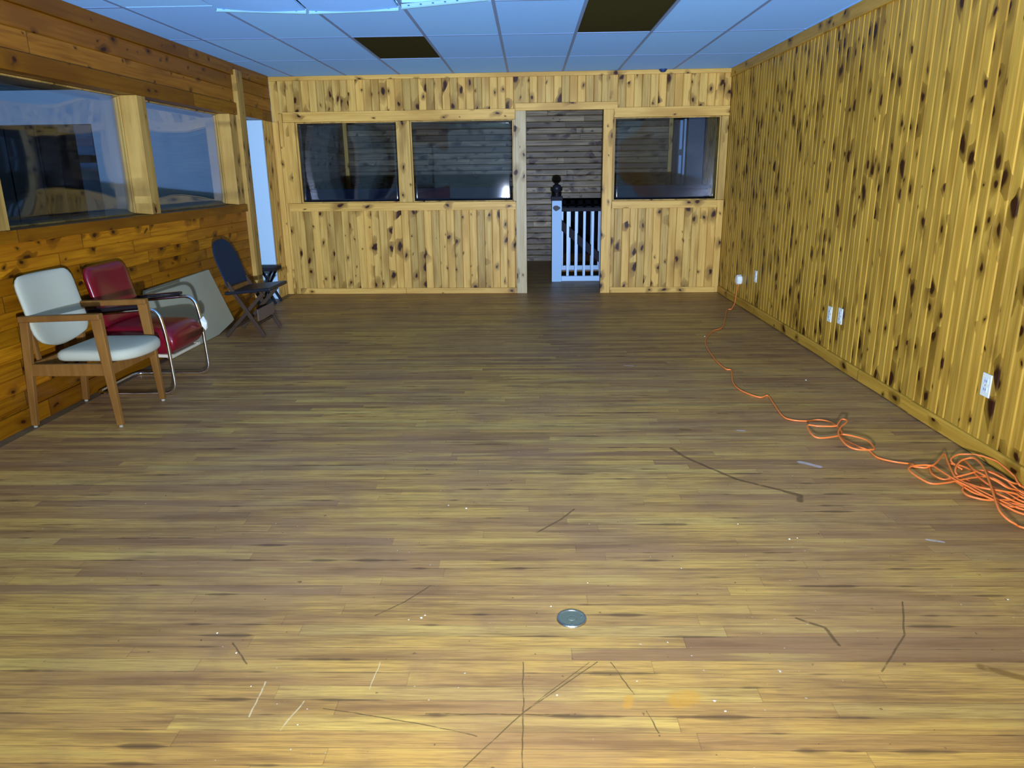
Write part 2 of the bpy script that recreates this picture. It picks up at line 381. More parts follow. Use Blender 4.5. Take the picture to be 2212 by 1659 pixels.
    XW = s.ma('ADD', X, s.ma('MULTIPLY', s.ma('SUBTRACT', wn, .5), .012)); YW = s.ma('ADD', Y, s.ma('MULTIPLY', s.ma('SUBTRACT', wn, .5), .010))
    def marks(lines, colr, amt):
        nonlocal col_
        acc = None
        for pts, wd in lines:
            for a, b in zip(pts, pts[1:]):
                v = near_seg(a, b, wd); acc = v if acc is None else s.ma('MAXIMUM', acc, v)
        brk = s.step(s.noise(vec, 30.0, 2.0), .3, .5)
        col_ = s.mix(s.ma('MULTIPLY', s.ma('MULTIPLY', acc, s.ma('ADD', .45, s.ma('MULTIPLY', brk, .55))), amt), col_, colr)
    marks([([(-.022, 1.35), (-.025, 1.863)], .0026), ([(-.24, 1.35), (-.169, 1.458), (-.024, 1.65), (.195, 1.865)], .0026), ([(-.024, 1.65), (.06, 1.745), (.17, 1.862)], .002),
           ([(-.285, 1.644), (.10, 1.643)], .0035), ([(-.567, 1.663), (-.30, 1.61), (-.142, 1.564)], .0025),
           ([(.236, 1.865), (.285, 1.725)], .0026), ([(.31, 1.66), (.33, 1.58)], .0025)], (.10, .065, .02), .85)
    marks([([(.738, 3.616), (.79, 3.48), (.854, 3.382), (.966, 3.211), (1.157, 3.069)], .013), ([(1.15, 3.07), (1.20, 3.03), (1.18, 2.97)], .02),
           ([(1.013, 1.828), (1.16, 2.0), (1.245, 2.186)], .004), ([(-.515, 2.098), (-.43, 2.18), (-.355, 2.282)], .004), ([(.187, 2.892), (.13, 2.80), (.025, 2.68)], .006),
           ([(.86, 2.09), (.93, 2.04), (.94, 1.95)], .008), ([(-.93, 1.95), (-.85, 1.85)], .004)], (.085, .05, .02), .75)
    marks([([(-.765, 1.77), (-.76, 1.63)], .003), ([(-.63, 1.69), (-.66, 1.58)], .003), ([(-.45, 1.86), (-.46, 1.74)], .002)], (.62, .50, .28), .7)
    marks([([(.40, 1.70), (.435, 1.715)], .042), ([(.26, 1.68), (.27, 1.71)], .018)], (.52, .25, .03), .6)
    marks([([(1.13, 4.19), (1.17, 4.185)], .022), ([(.85, 3.905), (.89, 3.90)], .024), ([(1.31, 1.85), (1.40, 1.80)], .02)], (.16, .08, .02), .7)
    marks([([(.71, 5.33), (.77, 5.32)], .012), ([(1.16, 3.885), (1.19, 3.88)], .014), ([(1.34, 3.42), (1.41, 3.36)], .02), ([(1.55, 2.62), (1.60, 2.60)], .01)], (.50, .48, .46), .6)
    rough = s.ma('ADD', .32, s.ma('MULTIPLY', blot2, .24))
    hgt = s.ma('SUBTRACT', s.ma('MULTIPLY', g, .3), s.ma('MULTIPLY', seam, .6))
    return s.bsdf(col_, rough, bump=hgt, bstr=.25, bdist=.002, spec=.15)
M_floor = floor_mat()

def painted_post_mat():
    s = NT('newel_paint'); vec, c = s.coords()
    n = s.noise(vec, 22.0, 2.0)
    dx = s.ma('DIVIDE', s.ma('SUBTRACT', c[0], .060), .046); dz = s.ma('DIVIDE', s.ma('SUBTRACT', c[2], .955), .040)
    d = s.ma('ADD', s.ma('SQRT', s.ma('ADD', s.ma('MULTIPLY', dx, dx), s.ma('MULTIPLY', dz, dz))), s.ma('MULTIPLY', s.ma('SUBTRACT', n, .5), 1.2))
    return s.bsdf(s.mix(s.step(d, 1.0, .85), (.26, .42, .55), (.012, .016, .02)), .45, spec=.15)
M_newel = painted_post_mat()

# ------------------------------------------------------------------ floor and ceiling
bm = bmesh.new()
SX0, SX1, SY0, SY1 = .34, 2.25, 9.87, 10.86          # stair well
for a, b in (((-9.2, -2.5), (4.0, SY0)), ((-9.2, SY0), (SX0, SY1)), ((SX1, SY0), (4.0, SY1)), ((-9.2, SY1), (4.0, 13.6))):
    box(bm, (a[0], a[1], -.12), (b[0], b[1], 0))
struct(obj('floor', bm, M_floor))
# strip ceiling: tiles between tees, two tiles gone, three cells of the near row open
MISSING = {(0, 0), (3, -1), (1, -2), (0, -2), (-1, -2)}
bm = bmesh.new()
cells = []
xs = [XL] + [GX + i*.61 for i in range(-2, 7) if XL < GX + i*.61 < XR + .05]; ii = [-3] + list(range(-2, 7))
for k in range(len(xs)):
    x0 = xs[k]; x1 = xs[k+1] if k+1 < len(xs) else XR + .05; i = ii[k]
    if x1 - x0 < .03: continue
    for j in range(-7, 3):
        y0 = GY + j*1.22; y1 = min(y0 + 1.22, D + .12)
        if y0 > D: continue
        if (i, j) in MISSING: continue
        box(bm, (x0+.008, y0+.008, H), (x1-.008, y1-.008, H+.016))
ceiling = struct(obj('ceiling', bm, M_tile))
bm = bmesh.new()
for i in range(-2, 7):
    x = GX + i*.61
    if x < XR - .05: box(bm, (x-.012, GY-7*1.22, H-.003), (x+.012, D+.1, H+.03))
for j in range(-7, 3):
    y = GY + j*1.22
    if j == -1: box(bm, (GX+2*.61, y-.012, H-.0028), (XR, y+.012, H+.03)); box(bm, (XL, y-.012, H-.0028), (GX-2*.61, y+.012, H+.03))
    elif y < D - .1: box(bm, (XL, y-.012, H-.0028), (XR, y+.012, H+.03))
o = obj('ceiling_grid', bm, M_tee, ceiling); o['kind'] = 'structure'
o = obj('plenum_deck', bx(((XL-.1, -3.3, H+.30), (XR+.1, D+.15, H+.34)), ((XL-.1, D+.12, H+.02), (XR+.1, D+.16, H+.299)), ((XL-.16, -3.3, H+.02), (XL-.11, D+.12, H+.34)), ((XR+.105, -3.3, H+.02), (XR+.15, D+.12, H+.34)), ((XL-.1, -3.35, H+.02), (XR+.1, -3.3, H+.34))), M_deck, ceiling); o['kind'] = 'structure'
for i, j in ((0, 0), (3, -1)):
    o = obj('dark_panel', bx(((GX+i*.61+.008, GY+j*1.22+.008, H+.004), (GX+(i+1)*.61-.008, GY+(j+1)*1.22-.008, H+.016))), M_deck, ceiling); o['kind'] = 'structure'
# sagging cross tees with punched slots
for k, i in enumerate((-1, 0, 1)):
    x0, x1, y = GX + i*.61, GX + (i+1)*.61, GY - 1.22
    z0, z1 = (H-.035, H-.058) if i == -1 else ((H-.060, H-.050) if i == 0 else (H-.040, H+.004))
    bm = bmesh.new(); bar(bm, (x0+.01, y, z0+.014), (x1-.01, y, z1+.014), .030, .006, up=(0, 0, 1)); bar(bm, (x0+.01, y, z0), (x1-.01, y, z1), .004, .026, up=(0, 0, 1))
    t = tag(obj('cross_tee', bm, M_tee_white), ['white cross tee sagging at the outer left of the three dropped ones', 'white cross tee sagging between the two drooping ceiling tiles and the opening', 'white cross tee hanging along the edge of the black ceiling opening'][k], 'ceiling tee', 'dropped cross tees')
    for q in range(7):
        f = (q+.6)/7.4; xx = x0+.01+(x1-x0-.02)*f; zz = z0+.016+(z1-z0)*f
        obj('slot', bx(((xx-.007, y-.0042, zz-.004), (xx+.007, y+.0042, zz+.004))), M_slot, t)
for i in (-1, 0):
    x0, x1, y0, y1 = GX+i*.61+.014, GX+(i+1)*.61-.014, GY-2*1.22+.02, GY-1.22-.008
    zz = [H-.030, H-.052] if i == -1 else [H-.054, H-.045]
    bm = bmesh.new(); nx = 8
    def pt(u, v, dz): return (x0+(x1-x0)*u, y0+(y1-y0)*v, H*1.0 + (zz[0]-H+(zz[1]-zz[0])*u)*v - .012*math.sin(math.pi*u)*v + dz)
    g0 = [[bm.verts.new(pt(a/nx, b/nx, 0.012)) for b in range(nx+1)] for a in range(nx+1)]; g1 = [[bm.verts.new(pt(a/nx, b/nx, .026)) for b in range(nx+1)] for a in range(nx+1)]
    for a in range(nx):
        for b in range(nx):
            bm.faces.new((g0[a][b], g0[a][b+1], g0[a+1][b+1], g0[a+1][b])); bm.faces.new((g1[a][b], g1[a+1][b], g1[a+1][b+1], g1[a][b+1]))
    for a in range(nx):
        bm.faces.new((g0[a][0], g0[a+1][0], g1[a+1][0], g1[a][0])); bm.faces.new((g0[a][nx], g1[a][nx], g1[a+1][nx], g0[a+1][nx]))
        bm.faces.new((g0[0][a], g1[0][a], g1[0][a+1], g0[0][a+1])); bm.faces.new((g0[nx][a], g0[nx][a+1], g1[nx][a+1], g1[nx][a]))
    tag(obj('ceiling_tile', bm, M_tile), 'blue-white ceiling tile drooping at its far edge, ' + ('farther from the black opening' if i == -1 else 'beside the black opening'), 'ceiling tile', 'drooping ceiling tiles')

# ------------------------------------------------------------------ right wall
Y1R = 9.85
bm = bmesh.new()
groove_panel(bm, (XR, 0, 0), (0, 1, 0), (0, 0, 1), (-1, 0, 0), -1.2, Y1R, 0, H, .08, 0.0, .10, g=.015, dep=.0075)
struct(obj('wall_right', bm, M_right_v))
struct(obj('trim_1', bx(((XR-.020, -1.2, H-.092), (XR, D-.06, H))), M_right_t, bevel=.004), 'crown board along the right wall')
bm = bmesh.new(); random.seed(4); yy0 = 1.0                    # baseboard: lengths that do not quite line up, and lift off the floor
while yy0 < 8.7:
    ln = random.uniform(1.2, 2.4); yy1 = min(yy0+ln, 8.74); dz = random.uniform(-.004, .005)
    n = 12; P0 = [];
    for k in range(n+1):
        y = yy0 + (yy1-yy0)*k/n; wv = .0025*math.sin(y*5+yy0)
        P0.append([bm.verts.new(p) for p in ((XR-.021+wv, y, .010+dz), (XR-.002, y, .010+dz), (XR-.002, y, .086+dz), (XR-.014+wv, y, .086+dz), (XR-.021+wv, y, .076+dz))])
    for A, B in zip(P0, P0[1:]):
        for k in range(5): bm.faces.new((A[k], A[(k+1) % 5], B[(k+1) % 5], B[k]))
    bm.faces.new(P0[0][::-1]); bm.faces.new(P0[-1]); yy0 = yy1 + .003
struct(obj('baseboard_right', bm, M_right_t))
# past the partition: dark reveal, white panel and a narrow window on the same wall
struct(obj('trim_2', bx(((XR-.01, Y1R, 0), (XR+.10, Y1R+.07, H))), M_dark))
struct(obj('door_1', bx(((XR+.01, Y1R+.07, 0), (XR+.09, 11.02, H))), M_white), 'tall white painted panel past the partition')
bm = bx(((XR, 11.02, 0), (XR+.10, 11.12, H)), ((XR, 12.08, 0), (XR+.10, 12.18, H)), ((XR, 11.12, 2.12), (XR+.10, 12.08, H)), ((XR, 11.12, 0), (XR+.10, 12.08, .9)))
w = struct(obj('window_1', bm, M_rail_dark))
obj('frame_bar', bx(((XR+.01, 11.30, .9), (XR+.05, 11.36, 2.12)), ((XR+.01, 11.62, .9), (XR+.05, 11.70, 2.12)), ((XR+.01, 11.36, 1.62), (XR+.05, 11.62, 1.70))), M_white, w)
obj('shade', bx(((XR+.06, 11.12, .9), (XR+.08, 12.08, 2.12))), plain('teal_shade', (.06, .14, .17), .5), w)

# ------------------------------------------------------------------ back partition (its own slightly turned frame)
BL = dict(loc=(0, D, 0), rotz=math.atan(SK))
WX0, WX1 = XL, XR - .004
bm = bmesh.new()
def bp(x0, x1, z0, z1): groove_panel(bm, (0, 0, 0), (1, 0, 0), (0, 0, 1), (0, -1, 0), x0, x1, z0, z1, .09, -2.96, .10, g=.012, dep=.010)
bp(WX0, -.09, 1.986, H); bp(-.09, .90, 2.071, H); bp(.90, WX1, 1.986, H); bp(WX0, -.09, 0, 1.068); bp(.90, WX1, 0, 1.068); bp(WX0, -2.79, 1.068, 1.986)
wall_back = struct(obj('wall_back', bm, M_back_v, **BL))
tn = [3]
def trim(x0, x1, z0, z1, t=.022, mat=None, y1=None, lab=None, bev=.003):
    o = struct(obj('trim_%d' % tn[0], bx(((x0, -t, z0), (x1, y1 if y1 is not None else -.0005, z1))), mat or (M_back_tx if x1-x0 > z1-z0 else M_back_tz), bevel=bev, **BL), lab); tn[0] += 1; return o
trim(WX0+.002, WX1, 2.430, H-.001, .024)                   # top board
trim(-2.83, -.155, 1.985, 2.095, .024)                  # head board, double window
trim(.962, WX1, 1.985, 2.090, .024)                     # head board, single window
trim(-2.84, -.155, .985, 1.078, .030)                   # sill boards
trim(.962, 2.17, .985, 1.070, .030)
trim(-2.865, -2.700, 1.080, 1.983, .022, y1=.10)
trim(-1.520, -1.365, 1.080, 1.983, .022, y1=.10)
trim(2.165, WX1-.002, 1.072, 1.983, .020, y1=.10)
M_cas = pine('pine_worn_casing', 0, 2, .31, .02, seed=21, knots=.8, light=(.60, .48, .24), mid=(.42, .29, .11), rough=.4)
trim(-.150, -.030, 0, 2.070, .034, M_cas, y1=.10)
trim(.845, .960, 0, 2.070, .034, y1=.10)
trim(-.150, 1.00, 2.071, 2.150, .034)
trim(-.179, -.151, 1.080, 1.983, .010, M_cas, y1=.10)
trim(.961, .975, 1.072, 1.983, .010, y1=.10)
bm = bx(((-2.80, -.022, 0), (-1.50, -.0005, .068)), ((-1.497, -.020, 0), (-.152, -.0005, .066)), ((.962, -.022, 0), (2.20, -.0005, .066)))
struct(obj('baseboard_back', bm, M_back_tx, bevel=.003, **BL))
def corner_boards():
    bm = bx(((WX0+.003, -.026, .0), (WX0+.07, -.0005, 1.99)), ((WX0+.085, -.045, 1.72), (WX0+.125, -.0005, 2.08)), ((WX0+.072, -.018, .3), (WX0+.10, -.0005, 1.7)))
    o = struct(obj('trim_%d' % tn[0], bm, M_back_tz, bevel=.003, **BL)); tn[0] += 1
corner_boards()
wn = [2]
def pane(x0, x1, z0, z1, bow=.012, flat=False):
    f = struct(obj('window_%d' % wn[0], bx(((x0, .03, z0), (x0+.012, .06, z1)), ((x1-.012, .03, z0), (x1, .06, z1)), ((x0+.012, .03, z0), (x1-.012, .06, z0+.010)), ((x0+.012, .03, z1-.010), (x1-.012, .06, z1))), M_back_tz, **BL)); wn[0] += 1
    bm = bmesh.new(); n = 24; L = [];
    for s_ in (0, 1):
        L.append([[bm.verts.new((x0+.004+(x1-x0-.008)*a/n, .045 + .004*s_ + bow*math.sin(math.pi*a/n)*(1.0 if flat else math.sin(math.pi*b/n)), z0+.004+(z1-z0-.008)*b/n)) for b in range(n+1)] for a in range(n+1)])
    for g_ in L:
        for a in range(n):
            for b in range(n): bm.faces.new((g_[a][b], g_[a+1][b], g_[a+1][b+1], g_[a][b+1]))
    g, h = L
    for a in range(n):
        bm.faces.new((g[a][0], h[a][0], h[a+1][0], g[a+1][0])); bm.faces.new((g[a][n], g[a+1][n], h[a+1][n], h[a][n]))
        bm.faces.new((g[0][a], g[0][a+1], h[0][a+1], h[0][a])); bm.faces.new((g[n][a], h[n][a], h[n][a+1], g[n][a+1]))
    obj('pane', bm, M_glass, f, smooth=True)
pane(-2.70, -1.52, 1.08, 1.984); pane(-1.365, -.179, 1.08, 1.984, -.020, True); pane(.975, 2.165, 1.072, 1.984)
# smoke detector at the top of the back wall
t = thing('smoke_detector', 'small dark dome-shaped detector fixed at the top of the back wall near the ceiling', 'detector', (1.483, 8.75, 2.476))
bm = bmesh.new(); lathe(bm, [(.045, -.012), (.045, 0)], seg=24); obj('base', bm, plain('navy_plastic', (.03, .05, .12), .3), t)
bm = bmesh.new(); lathe(bm, [(.012, -.034), (.030, -.028), (.038, -.013)], seg=24); obj('cover', bm, plain('navy_dome', (.02, .04, .10), .2), t, smooth=True)

# ------------------------------------------------------------------ left wall
TH = .125
bm = bmesh.new()
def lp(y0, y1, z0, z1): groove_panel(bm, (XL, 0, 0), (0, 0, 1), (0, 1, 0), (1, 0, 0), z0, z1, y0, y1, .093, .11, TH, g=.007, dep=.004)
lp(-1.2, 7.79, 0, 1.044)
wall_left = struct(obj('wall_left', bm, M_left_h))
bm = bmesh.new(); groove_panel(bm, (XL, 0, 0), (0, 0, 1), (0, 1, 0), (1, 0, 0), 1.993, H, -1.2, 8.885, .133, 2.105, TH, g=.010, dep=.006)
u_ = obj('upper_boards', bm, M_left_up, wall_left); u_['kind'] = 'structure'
# short return between the left opening and the back partition
bm = bmesh.new(); groove_panel(bm, (XL, 0, 0), (0, 1, 0), (0, 0, 1), (1, 0, 0), 8.562, 8.885, 0, 1.992, .09, 8.53, .19)
struct(obj('wall_return', bm, pine('pine_return', 1, 2, .09, 8.53, seed=31, **BK)))
def ltrim(y0, y1, z0, z1, t=.022, mat=None, x0=None, lab=None):
    o = struct(obj('trim_%d' % tn[0], bx(((x0 if x0 is not None else XL+.0005, y0, z0), (XL+t, y1, z1))), mat or M_left_t, bevel=.003), lab); tn[0] += 1; return o
ltrim(-1.2, D-.03, 2.368, H-.001, .024)                   # crown
ltrim(-1.2, 8.53, 1.992, 2.105, .022)                     # head
ltrim(-1.2, 7.775, 1.045, 1.118, .030, x0=XL-TH)          # sill board
ltrim(-1.2, 7.78, .0, .105, .020)                         # base
ltrim(5.80, 5.93, 1.119, 1.991, .024, M_left_tz, x0=XL-TH)
ltrim(4.02, 4.16, 1.119, 1.991, .024, M_left_tz, x0=XL-TH)
ltrim(7.60, 7.775, 1.119, 1.991, .010, M_left_tz, x0=XL-TH)
ltrim(7.79, 7.96, .12, 2.42, .045, M_left_tz, x0=XL-TH)
ltrim(8.53, 8.561, 0, 1.991, .004, M_jamb, x0=XL-.20)
for y0, y1 in ((1.6, 4.02), (4.16, 5.80), (5.93, 7.60)):
    f = struct(obj('window_%d' % wn[0], bx(((XL-TH, y0, 1.12), (XL-TH+.02, y0+.012, 1.99)), ((XL-TH, y1-.012, 1.12), (XL-TH+.02, y1, 1.99)), ((XL-TH, y0+.012, 1.12), (XL-TH+.02, y1-.012, 1.13)), ((XL-TH, y0+.012, 1.98), (XL-TH+.02, y1-.012, 1.99))), M_left_tz)); wn[0] += 1
    bm = bmesh.new(); n = 14; L = []
    for s_ in (0, 1):
        L.append([[bm.verts.new((XL-TH+.008+.004*s_+.016*math.sin(math.pi*a/n)*math.sin(math.pi*b/n), y0+.004+(y1-y0-.008)*a/n, 1.124+.862*b/n)) for b in range(n+1)] for a in range(n+1)])
    for g_ in L:
        for a in range(n):
            for b in range(n): bm.faces.new((g_[a][b], g_[a+1][b], g_[a+1][b+1], g_[a][b+1]))
    g, h = L
    for a in range(n):
        bm.faces.new((g[a][0], h[a][0], h[a+1][0], g[a+1][0])); bm.faces.new((g[a][n], g[a+1][n], h[a+1][n], h[a][n]))
        bm.faces.new((g[0][a], g[0][a+1], h[0][a+1], h[0][a])); bm.faces.new((g[n][a], h[n][a], h[n][a+1], g[n][a+1]))
    obj('pane', bm, M_glass, f, smooth=True)

# ------------------------------------------------------------------ room past the left wall
XW_ = XL - TH
struct(obj('wall_side', bx(((-5.14, 9.0, 0), (XW_-.002, 9.12, 2.62))), M_white_wall))
struct(obj('trim_%d' % tn[0], bx(((-9.2, 9.0, 2.008), (-5.14, 9.12, 2.385))), M_white_wall), 'white soffit over the wide opening'); tn[0] += 1
struct(obj('ceiling_side', bx(((-9.2, -1.2, 2.55), (XW_, 12.3, 2.60))), M_shade_ceiling))
struct(obj('trim_%d' % tn[0], bx(((-9.2, 7.9, 2.47), (XW_-.01, 8.25, 2.549)), ((-9.2, 6.2, 2.47), (XW_-.01, 6.5, 2.549))), plain('blue_grey_beam', (.08, .14, .20), .7)), 'ceiling beams past the left windows'); tn[0] += 1
struct(obj('wall_side_far', bx(((-9.2, 12.0, 0), (-5.14, 12.1, 2.55))), M_blue_wall))
struct(obj('wall_side_end', bx(((-5.14, 9.12, 0), (-5.04, 12.0, 2.55))), M_blue_wall))
struct(obj('trim_%d' % tn[0], bx(((-9.2, 11.96, 1.88), (-5.16, 11.999, 2.02))), M_mauve)); tn[0] += 1
t = thing('wall_shelf', 'dark wall shelf on the blue wall seen through the left windows', 'shelf', (-6.98, 11.85, 1.60))
obj('shelf_board', bx(((-.55, -.13, .03), (.19, .149, .13))), M_dark, t)
obj('rail', bx(((.19, .10, .05), (.80, .149, .075))), M_dark, t)
obj('bracket', bx(((.17, .08, -.30), (.20, .149, .03))), M_dark, t)
tag(obj('conduit', bx(((-6.33, 11.94, .0), (-6.28, 11.999, 1.62))), plain('pale_pipe', (.25, .38, .42), .5)), 'pale upright pipe on the blue wall beyond the left windows', 'pipe')
t = thing('tall_cabinet', 'tall black cabinet standing in the wide opening past the left windows', 'cabinet', (-6.3, 9.35, 0))
obj('body', bx(((-.40, -.15, 0), (.36, .30, 2.02))), M_dark, t, bevel=.01)
obj('side_unit', bx(((.365, -.12, 0), (.58, .28, 1.94))), M_rail_dark, t, bevel=.01)
for k in (0, 1): obj('door', bx(((-.385+.37*k, -.17, .06), (-.03+.375*k, -.151, 1.97))), M_seat_black, t, bevel=.004)
t = thing('step_stool', 'low dark stool standing in the narrow opening of the left wall', 'stool', (-2.97, 8.27, 0))
obj('seat', bx(((-.16, -.12, .37), (.125, .12, .41))), M_rail_dark, t, bevel=.004)
for sx_ in (-1, 1):
    for sy_ in (-1, 1):
        bm = bmesh.new(); bar(bm, (-.015+sx_*.09, sy_*.08, .37), (-.015-sx_*.11, sy_*.10, .002), .03, .02); obj('leg', bm, M_rail_dark, t)

# ------------------------------------------------------------------ room past the back partition
bm = bmesh.new()
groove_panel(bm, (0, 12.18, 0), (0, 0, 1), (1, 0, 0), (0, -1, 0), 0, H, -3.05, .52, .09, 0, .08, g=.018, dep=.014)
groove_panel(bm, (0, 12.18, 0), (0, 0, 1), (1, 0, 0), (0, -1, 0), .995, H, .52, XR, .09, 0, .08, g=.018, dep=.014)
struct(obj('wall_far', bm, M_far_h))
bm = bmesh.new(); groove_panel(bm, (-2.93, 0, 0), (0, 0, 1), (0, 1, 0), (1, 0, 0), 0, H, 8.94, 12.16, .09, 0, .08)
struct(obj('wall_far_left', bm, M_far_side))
struct(obj('trim_%d' % tn[0], bx(((-2.928, 12.13, 0), (-2.87, 12.178, H))), M_back_tz)); tn[0] += 1
struct(obj('trim_%d' % tn[0], bx(((2.19, 12.13, 0), (XR-.002, 12.178, H))), M_back_tz)); tn[0] += 1
struct(obj('ceiling_far', bx(((-3.05, D+.16, H+.01), (XR+.1, 12.3, H+.05))), M_shade_ceiling))
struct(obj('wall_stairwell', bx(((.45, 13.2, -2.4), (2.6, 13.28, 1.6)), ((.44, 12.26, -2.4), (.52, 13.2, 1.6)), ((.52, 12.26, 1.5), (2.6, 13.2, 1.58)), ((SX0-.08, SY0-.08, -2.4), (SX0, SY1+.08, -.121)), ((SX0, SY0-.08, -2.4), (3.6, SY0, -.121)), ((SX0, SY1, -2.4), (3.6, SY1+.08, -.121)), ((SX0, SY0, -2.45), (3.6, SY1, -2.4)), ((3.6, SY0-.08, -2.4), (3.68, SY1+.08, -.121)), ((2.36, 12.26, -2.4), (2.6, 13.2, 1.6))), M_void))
t = thing('staircase', 'dark steps going down behind the white balustrade', 'stairs', (SX0, (SY0+SY1)/2, 0))
for k in range(8): obj('tread', bx(((.42+.24*k, -.48, -.235-.2*k), (.42+.24*(k+1), .48, -.20-.2*k))), M_rail_dark, t)
tag_ = []
def balustrade(y, x0, x1, name, label, newel):
    t = thing(name, label, 'railing', (x0, y, 0), 'white balustrades round the stair well')
    zt = .955
    obj('bottom_rail', bx(((0 if not newel else .128, -.035, .002), (x1-x0, .035, .070))), M_white, t, bevel=.004)
    obj('top_rail', bx(((0 if not newel else .128, -.035, .905), (x1-x0, .035, .955))), M_rail_dark, t, bevel=.006)
    x = x0 + (.21 if newel else .06)
    while x < x1 - .03:
        obj('baluster', bx(((x-x0-.016, -.016, .0705), (x-x0+.016, .016, .9045))), M_white, t); x += .108
    return t
t = balustrade(9.80, .295, 2.20, 'balustrade', 'white balustrade with a square newel post in front of the stairs', True)
nw = obj('newel_post', bx(((0, -.062, .0), (.127, .062, 1.045))), None, t, bevel=.003); nw.data.materials.append(M_newel)
M_newel_fix = nw
obj('newel_cap', bx(((-.012, -.075, 1.0455), (.139, .075, 1.10))), M_rail_dark, nw, bevel=.008)
bm = bmesh.new(); lathe(bm, [(.045, 1.10), (.030, 1.115), (.026, 1.14), (.055, 1.17), (.062, 1.20), (.050, 1.235), (.02, 1.25)], (.0635, 0, 0), 20); obj('finial', bm, M_dark, nw, smooth=True)
balustrade(10.95, .42, 2.20, 'balustrade', 'rear white balustrade on the far side of the stairs', False)
t = thing('handrail', 'dark sloping handrail running down the stair between the two balustrades', 'handrail', (.35, 10.80, 0))
bm = bmesh.new(); bar(bm, (.0, 0, .76), (1.75, 0, -.72), .115, .045, up=(0, 0, 1)); obj('rail', bm, M_rail_dark, t, bevel=.01)
for x in (.45, 1.3):
    bm = bmesh.new(); bar(bm, (x, .0, .76-x*.846-.03), (x, .045, .76-x*.846-.09), .02, .02); obj('bracket', bm, M_dark, t)
# dark counters standing behind the panes
for x0, x1, lab in ((-2.84, -.19, 'long dark navy counter behind the double window'), (.99, 2.16, 'short dark navy counter behind the single window at the right')):
    t = thing('counter', lab, 'counter', ((x0+x1)/2, 9.20, 0), 'dark counters behind the partition')
    hw = (x1-x0)/2
    obj('countertop', bx(((-hw, -.17, 1.195), (hw, .17, 1.235))), M_ledge, t, bevel=.004)
    obj('body', bx(((-hw+.03, -.13, .0), (hw-.03, .15, 1.1945))), M_ledge, t)
# ------------------------------------------------------------------ wooden armchair
YA, YB = 3.99, 4.50
t = thing('armchair', 'wooden armchair with grey fabric seat and back, closest to the camera along the left wall', 'chair', (-2.65, 4.25, 0))
def W(bm, name, parent, **k):       # world-space mesh under the thing
    return obj(name, bm, k.pop('mat', M_chair_wood), parent, loc=-parent.location, **k)
for y in (YA, YB):
    bm = bmesh.new(); bar(bm, (-2.835, y, .655), (-2.895, y, .012), .032, .050, (0, 1, 0), .028, .036); l = W(bm, 'leg', t, bevel=.004)
    bm = bmesh.new(); lathe(bm, [(.011, 0), (.011, .0122)], (-2.895, y, 0), 12); g = obj('glide', bm, M_rubber, l)
    bm = bmesh.new(); bar(bm, (-2.425, y, .64), (-2.388, y, .012), .034, .062, (0, 1, 0), .028, .034); l = W(bm, 'leg', t, bevel=.004)
    bm = bmesh.new(); lathe(bm, [(.011, 0), (.011, .0122)], (-2.388, y, 0), 12); obj('glide', bm, M_rubber, l)
    bm = bmesh.new(); bar(bm, (-2.865, y, .640), (-2.398, y, .652), .050, .036, (0, 1, 0)); W(bm, 'armrest', t, bevel=.008)
    bm = bmesh.new(); bar(bm, (-2.86, y, .345), (-2.415, y, .345), .024, .070, (0, 1, 0)); W(bm, 'side_rail', t, bevel=.003)
bm = bmesh.new(); bar(bm, (-2.400, YA, .345), (-2.400, YB, .345), .066, .022, (0, 0, 1)); W(bm, 'front_rail', t, bevel=.003)
bm = bmesh.new(); bar(bm, (-2.865, YA, .345), (-2.865, YB, .345), .066, .022, (0, 0, 1)); W(bm, 'back_rail', t, bevel=.003)
bm = bmesh.new(); cushion(bm, [(-2.735, 4.02), (-2.35, 4.015), (-2.285, 4.10), (-2.265, 4.245), (-2.285, 4.39), (-2.35, 4.475), (-2.735, 4.47)], .385, .445, .012)
W(bm, 'seat_cushion', t, mat=M_fabric, smooth=True)
# curved back pad
def back_pad(cy, hw, z0, z1, xb, xt, th, bulge, rtop, rbot, sag=0.0, nu=18, nv=14):
    bm = bmesh.new(); F = []; B = []
    def outline(v):                     # half width at height v (0..1), rounded corners
        z = v*(z1-z0); h = z1-z0
        if z > h-rtop: d = (z-(h-rtop))/rtop; return hw - rtop*(1-math.sqrt(max(0, 1-d*d)))
        if z < rbot: d = (rbot-z)/rbot; return hw - rbot*(1-math.sqrt(max(0, 1-d*d)))
        return hw
    for s_ in (1, -1):
        G = []
        for j in range(nv+1):
            v = .5 - .5*math.cos(math.pi*j/nv); w_ = outline(v); row = []
            for i in range(nu+1):
                u = -math.cos(math.pi*i/nu); e = math.sqrt(max(0, 1-abs(u)**6))*math.sqrt(max(0, 1-abs(2*v-1)**8))
                x = xb + (xt-xb)*v + bulge*(u*u) + s_*th/2*e
                row.append(bm.verts.new((x, cy+u*w_, z0+v*(z1-z0) - sag*(1-u*u)*(1-v))))
            G.append(row)
        for j in range(nv):
            for i in range(nu): bm.faces.new((G[j][i], G[j][i+1], G[j+1][i+1], G[j+1][i]))
        F.append(G)
    bmesh.ops.remove_doubles(bm, verts=bm.verts[:], dist=1e-4)
    return bm
W(back_pad((YA+YB)/2+.01, .262, .475, .872, -2.815, -2.895, .055, .028, .07, .10, .035), 'back_cushion', t, mat=M_fabric, smooth=True)
for y in (4.12, 4.39):
    bm = bmesh.new(); bar(bm, (-2.885, y, .34), (-2.908, y, .70), .03, .016, (0, 1, 0)); W(bm, 'back_support', t, bevel=.002)

